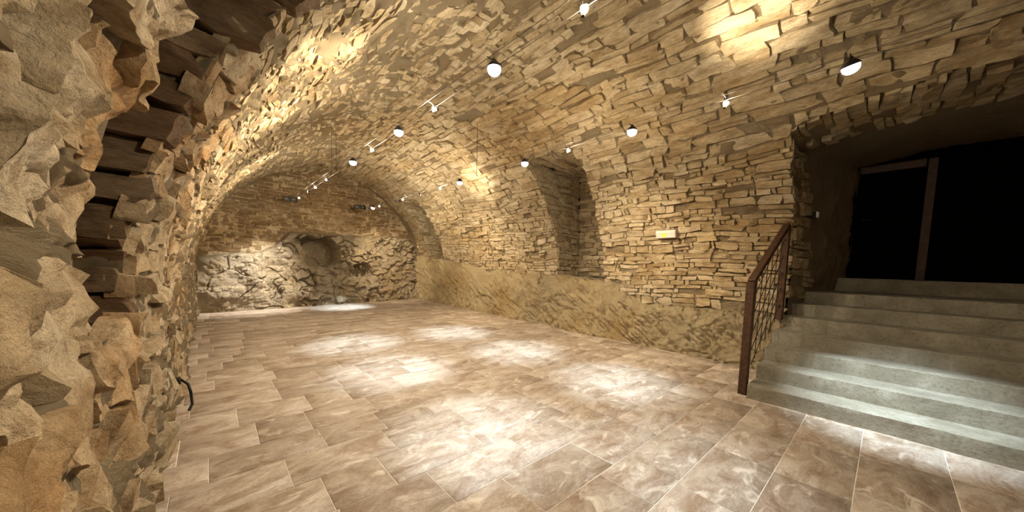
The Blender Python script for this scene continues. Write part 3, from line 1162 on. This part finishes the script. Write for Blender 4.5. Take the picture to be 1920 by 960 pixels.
ZA0, ZA1, ZB0, ZB1 = 0.0, 1.18, 0.70, 1.86
zrail = lambda t: (ZA1 - 0.03) + (ZB1 - ZA1) * t
MB().bar(railpt(0, ZA0), railpt(0, ZA1), 0.075, 0.075, 0.006).build('post', RUST, rail)
MB().bar(railpt(1, ZB0), railpt(1, ZB1), 0.075, 0.075, 0.006).build('post', RUST, rail)
MB().bar(railpt(0.0, zrail(0) + 0.03), railpt(1.0, zrail(1) + 0.03), 0.07, 0.05, 0.006).build('handrail', RUST, rail)
MB().bar(railpt(1.0, ZB1 - 0.01), railpt(1.0, ZB1 - 0.01) + Vector((0.20, -0.01, 0)), 0.03, 0.012, 0.002).build('wall_bracket', RUST, rail)
zlow = lambda t: 0.20 + (ZB0 - 0.10) * t
for k in range(1, 7):
    t = k / 7.0
    lean = 0.02
    MB().tube([railpt(t - lean, zlow(t) - 0.04), railpt(t + lean, zrail(t) + 0.01)], 0.0045, 6).build('upright_rod', IRON, rail)
for k in range(-3, 6):
    za = 0.10 + 0.20 * k
    pts = []
    for t in np.linspace(0, 1, 41):
        z = za + (1.02 * t)
        if zlow(t) - 0.03 < z < zrail(t):
            pts.append(railpt(t, z))
    if len(pts) > 4:
        MB().tube([pts[0], pts[-1]], 0.0045, 6).build('sloping_rod', IRON, rail)

# ------------------------------------------------------------------ cable lighting
TR = {'left': 1.62, 'right': 3.40}
ZT = 2.80
GAP = 0.055


def zsag(y):
    return ZT


def add_light(name, loc, target, col, power, size, blend, radius, parent):
    ld = bpy.data.lights.new(name, 'SPOT' if size else 'POINT')
    ld.energy = power
    ld.color = col
    if size:
        ld.spot_size = math.radians(size)
        ld.spot_blend = blend
    ld.shadow_soft_size = radius
    o = bpy.data.objects.new(name, ld)
    d = Vector(target) - Vector(loc)
    o.rotation_euler = d.to_track_quat('-Z', 'Y').to_euler()
    link(o, parent)
    o.location = Vector(loc) - (parent.location if parent else Vector())
    return o


def track(side, label):
    x = TR[side]
    ye = float(yback(x)) - 0.02
    r = empty('cable_track', (x, 4.0, ZT))
    tag(r, label, 'cable', 'lighting cable tracks')
    for sx in (-GAP, GAP):
        MB().tube([(sx, -2.9 - 4.0, 0), (sx, 10.30 - 4.0, 0)], 0.0022, 6).build('cable', STEEL, r)
    yh = 6.40 if side == 'left' else 4.74
    for sx, sy in ((-GAP, -0.05), (GAP, 0.10)):
        zt = ZC + BV * math.sqrt(1 - ((x + sx - XC) / (AL if x < XC else AR)) ** 2) - 0.01
        MB().tube([(sx, yh + sy - 4.0, -0.002), (sx, yh + sy - 4.0, zt - ZT)], 0.003, 6).build('hanger', BLACK, r)
    for yy in (-2.88,):
        MB().box((0, yy - 4.0, 0), (0.16, 0.05, 0.05), 0.004).build('anchor', BLACK, r)
    return r


track('left', 'pair of thin taut lighting cables running along the left half of vault')
track('right', 'pair of thin taut lighting cables running along the right half of vault')


def cool_lamp(x, y, label, spill=1.0, aim=None, power=1.0):
    """large shallow reflector lamp hung face down between two cables"""
    z = ZT - 0.045
    r = empty('reflector_lamp', (x, y, z))
    tag(r, label, 'lamp', 'white reflector lamps')
    TM = Matrix.Identity(4)
    if aim:
        TM = (Vector((aim[0], aim[1], 0.0)) - Vector((x, y, z))).to_track_quat('-Z', 'Y').to_matrix().to_4x4()
    rf = MB().lathe([(0.012, 0.040), (0.024, 0.038), (0.040, 0.022), (0.0525, 0.004), (0.0555, 0.0), (0.0555, -0.006), (0.0515, -0.006), (0.0515, -0.002)], 24, TM).build('reflector', BLACK, r, 40)
    MB().lathe([(0.051, -0.003), (0.050, -0.022), (0.044, -0.040), (0.030, -0.053), (0.014, -0.059), (0.0, -0.060)], 24, TM).build('bulb', COOLGLOW, rf, 60)
    for s in (-1, 1):
        MB().tube([(s * 0.014, 0, 0.038), (s * 0.035, 0.0, 0.046), (s * (GAP + 0.012), 0.0, 0.048)], 0.004, 6).build('arm', BLACK, r)
    MB().box((0, 0, 0.047), (0.034, 0.022, 0.018), 0.003).build('socket', BLACK, r)
    L0 = tuple(Vector((x, y, z)) + TM @ Vector((0, 0, -0.068)))
    add_light('beam', L0, (*aim, 0.0) if aim else (x + rng.gauss(0, .03), y + rng.gauss(0, .05), 0), COOL, P_COOL * power, 37, 1.0, 0.04, r)
    add_light('spill', L0, (x, y, 0), (1.0, 0.90, 0.74), P_COOL_SPILL * spill, 168, 0.6, 0.05, r)
    return r


def warm_lamp(x, y, target, label, power=1.0, size=70, spill=1.0, dark=False, col=WARM):
    """small dichroic lamp held on two thin arms that straddle the cables"""
    z = ZT - 0.06
    r = empty('small_spot_lamp', (x, y, z))
    tag(r, label, 'lamp', 'small warm spot lamps')
    d = (Vector(target) - Vector((x, y, z))).normalized()
    M = d.to_track_quat('-Z', 'Y').to_matrix().to_4x4()
    rf = MB().lathe([(0.006, 0.030), (0.012, 0.028), (0.014, 0.014), (0.022, 0.002), (0.0255, -0.012), (0.0245, -0.012)], 18, M).build('reflector', BLACK if dark else GLOWCUP, r, 40)
    MB().lathe([(0.024, -0.011), (0.016, -0.014), (0.0, -0.015)], 18, M).build('bulb', WARMGLOW, rf, 60)
    top = M @ Vector((0, 0, 0.028))
    for s in (-1, 1):
        MB().tube([top, Vector((s * 0.02, 0, 0.045)), Vector((s * (GAP + 0.045), 0.0, 0.060))], 0.0028, 6).build('arm', BLACK, r)
    MB().box(tuple(top + d * -0.008), (0.018, 0.018, 0.018), 0.003, M.to_3x3()).build('socket', BLACK, r)
    P0 = Vector((x, y, z)) + d * 0.03
    add_light('beam', P0, target, col, P_WARM * power, size, 0.9, 0.025, r)
    add_light('spill', P0, target, (1.0, 0.86, 0.64), P_WARM_SPILL * spill, 0, 0, 0.045, r)
    return r


LX, RX = TR['left'], TR['right']
cool_lamp(LX, 2.07, 'large white lamp nearest the camera on the left cable track', 1.8)
cool_lamp(LX, 3.78, 'white lamp second from the camera on the left cable track', 1.5)
cool_lamp(LX, 5.41, 'smallest looking white lamp on the left cable track, third along')
cool_lamp(RX, 0.29, 'white lamp over the concrete stairs, first on the right cable track', 0.32, (4.36, -0.15), 2.0)
cool_lamp(RX, 1.94, 'white lamp before the pier stones, second on the right cable track')
cool_lamp(RX, 3.59, 'white lamp before the tall shadowed recess on right cable track')
cool_lamp(RX, 5.28, 'white lamp in front of the warm lit vault patch, right cable track')
cool_lamp(3.38, 9.59, 'white lamp beside the right black double box near the end wall', 0.6, (2.7, 9.9), 2.0)
cool_lamp(LX, 0.42, 'white lamp on the left cable track above the photographer', 0.5, (2.25, 0.85), 0.6)
cool_lamp(LX, -1.3, 'unseen white lamp added on the left cable track behind the photographer', 0.4)  # extra lamp out of view, adds light from behind the camera

warm_lamp(LX, 1.26, (1.9, 1.3, 3.7), 'warm spot lamp glowing at the top edge above vault crown', 0.4)
warm_lamp(LX, 2.98, (0.52, 4.0, 2.82), 'warm spot lamp on spread arms, left track between two nearest white lamps', 1.9, 96, 1.2)
warm_lamp(LX, 4.63, (0.30, 5.0, 2.6), 'warm spot lamp on left track between second and third white lamps', 2.0, 84, 1.2)
warm_lamp(RX, 1.06, (3.70, 0.95, 3.6), 'warm spot lamp on right track before the large coursed vault stones', 0.8, 70, 0.25)
warm_lamp(RX, 2.80, (5.3, 2.75, 0.9), 'warm spot lamp at the upper corner of the tall recess', 1.5, 90)
warm_lamp(RX, 5.99, (4.4, 6.15, 3.15), 'warm spot lamp left of the bright vault patch on right track', 1.0, 60)
warm_lamp(RX, 7.72, (4.9, 8.3, 2.4), 'warm spot lamp before the far narrow recess on right track', 0.6)
warm_lamp(LX, 7.85, (0.65, 8.0, 3.0), 'upper warm spot lamp seen against the dark end wall, left track', 1.4, 70, 0.5)
warm_lamp(LX, 9.52, (0.7, 10.5, 0.25), 'warm spot lamp right of the left black double box', 4.2, 64, 0.2, False, (1.0, 0.95, 0.88))
warm_lamp(3.38, 9.13, (4.4, 11.0, 0.9), 'warm spot lamp right of the far white lamp by end wall', 2.0, 70, 0.2)
warm_lamp(LX, 6.93, (0.25, 6.4, 2.4), 'dark backed spot lamp high before the end wall arch, left track', 1.0, 60, 0.4, True)
warm_lamp(LX, 8.47, (0.5, 8.6, 2.5), 'dark backed spot lamp just above the left black double box', 0.7, 70, 0.3, True)
warm_lamp(RX, 8.02, (5.0, 9.7, 2.0), 'dark backed spot lamp low beside the end wall arch, right track', 0.7, 70, 0.3, True)
warm_lamp(RX, 6.84, (5.4, 6.6, 0.8), 'dark backed spot lamp at the tip of far recess, right track', 1.5, 95, 0.6, True)
warm_lamp(LX, -0.35, (-0.15, 0.75, 1.7), 'unseen warm spot lamp added behind the photographer to light the near left wall', 1.1, 70, 0.7)  # extra lamp out of view, brightens the near left wall


def end_box(x, y, label):
    r = empty('cable_end_box', (x, y, ZT))
    tag(r, label, 'box', 'black cable end boxes')
    for s in (-1, 1):
        b = MB()
        for zz_ in (-0.042, 0.042):
            b.box((s * 0.078, 0, zz_), (0.145, 0.07, 0.026), 0.003)
        for k in (-0.060, 0.060):
            b.box((s * 0.078 + k, 0, 0), (0.026, 0.07, 0.060), 0.002)
        hb = b.build('housing', BLACK, r)
        MB().box((s * 0.078, 0.012, 0), (0.094, 0.03, 0.058), 0.002).build('coil', STEEL, hb)
    for s in (-1, 1):
        MB().tube([(s * 0.05, 0.0, 0.0), (s * 0.05, float(yback(x)) - y + 0.05, 0.02)], 0.005, 6).build('stay_rod', BLACK, r)
    return r


end_box(1.56, 10.27, 'left black double box ending the cable before the end wall')
end_box(3.20, 10.12, 'right black double box ending the cable before the end wall')

# ------------------------------------------------------------------ small fittings
def on_wall(u, v):
    P, Nn = vault(np.array([u]), np.array([v]))
    return P[0] + D(P)[0], Nn[0]


# emergency lamp with a yellow triangle
sv = s_of(float(vx_right(1.84)), 1.84)
Pw, Nw = on_wall(2.30, sv)
em = empty('emergency_light', tuple(Pw + Nw * 0.09))
tag(em, 'pale wall light box with a yellow warning triangle on stone pier', 'light')
zax = Vector((0, 1, 0)).cross(Vector(Nw)).normalized()
M3 = Matrix((Vector((0, -1, 0)), Vector(Nw) * 1.0, Vector((0, 0, 1)))).transposed()
q = Vector(Nw)
upv = q.cross(Vector((0, 1, 0))).normalized()
if upv.z < 0:
    upv = -upv
RM = Matrix((Vector((0, -1, 0)), q, upv)).transposed()
MB().box((0, 0, 0), (0.30, 0.055, 0.115), 0.010, RM).build('cover', PINKWHITE, em)
MB().box(tuple(RM @ Vector((0, -0.055, 0))), (0.22, 0.09, 0.07), 0.004, RM).build('mounting', BLACK, em)
tri = [(-0.045, -0.036), (0.045, -0.036), (0.0, 0.042)]
V = [RM @ Vector((a - 0.02, y_, b)) for y_ in (0.0265, 0.0295) for a, b in tri]
MB().add(V, [(0, 1, 2), (5, 4, 3), (0, 3, 4, 1), (1, 4, 5, 2), (2, 5, 3, 0)]).build('warning_triangle', YELLOW, em)
for zz_ in (-0.034, 0.036):
    MB().box(tuple(RM @ Vector((0, 0.028, zz_))), (0.27, 0.003, 0.006), 0, RM).build('groove', WHITE, em)

# light switch on the passage wall
Pq, Nq = f_pl(np.array([0.21]), np.array([2.05]))
Pq = Pq + D(Pq)
fr = [i for i in np.linspace(0.02, 0.5, 200)]
best = min(fr, key=lambda a: abs(proj(f_pl(np.array([a]), np.array([2.05]))[0])[0][0] - 1518))
Pq, Nq = f_pl(np.array([best]), np.array([2.05]))
Pq = (Pq + D(Pq))[0] + Nq[0] * 0.045
sw = empty('light_switch', tuple(Pq))
tag(sw, 'small white light switch on the dark passage wall left of doorway', 'switch')
n = Vector(Nq[0])
RM = Matrix((Vector((0, 0, 1)).cross(n).normalized() * -1, n, Vector((0, 0, 1)))).transposed()
MB().box((0, 0, 0), (0.085, 0.05, 0.085), 0.006, RM).build('back_box', BLACK, sw)
MB().box(tuple(RM @ Vector((0, 0.028, 0))), (0.075, 0.010, 0.080), 0.004, RM).build('face_plate', WHITE, sw)
MB().box(tuple(RM @ Vector((0, 0.036, 0))), (0.034, 0.008, 0.050), 0.003, RM).build('rocker', WHITE, sw)

# cable stub at the foot of the left wall
Pc, Nc = on_wall(3.72, 0.32)
hk = empty('cable_stub', tuple(Pc))
tag(hk, 'short bent black cable end sticking out at foot of left wall', 'cable')
MB().tube([(-0.03, 0, 0.03), (0.06, 0.0, 0.035), (0.10, -0.03, 0.0), (0.115, -0.05, -0.07), (0.12, -0.06, -0.16), (0.10, -0.09, -0.20)], 0.010, 8).build('sheath', BLACK, hk, 60)
MB().box((0.01, 0, 0.03), (0.10, 0.07, 0.05), 0.006).build('junction', IRON, hk)
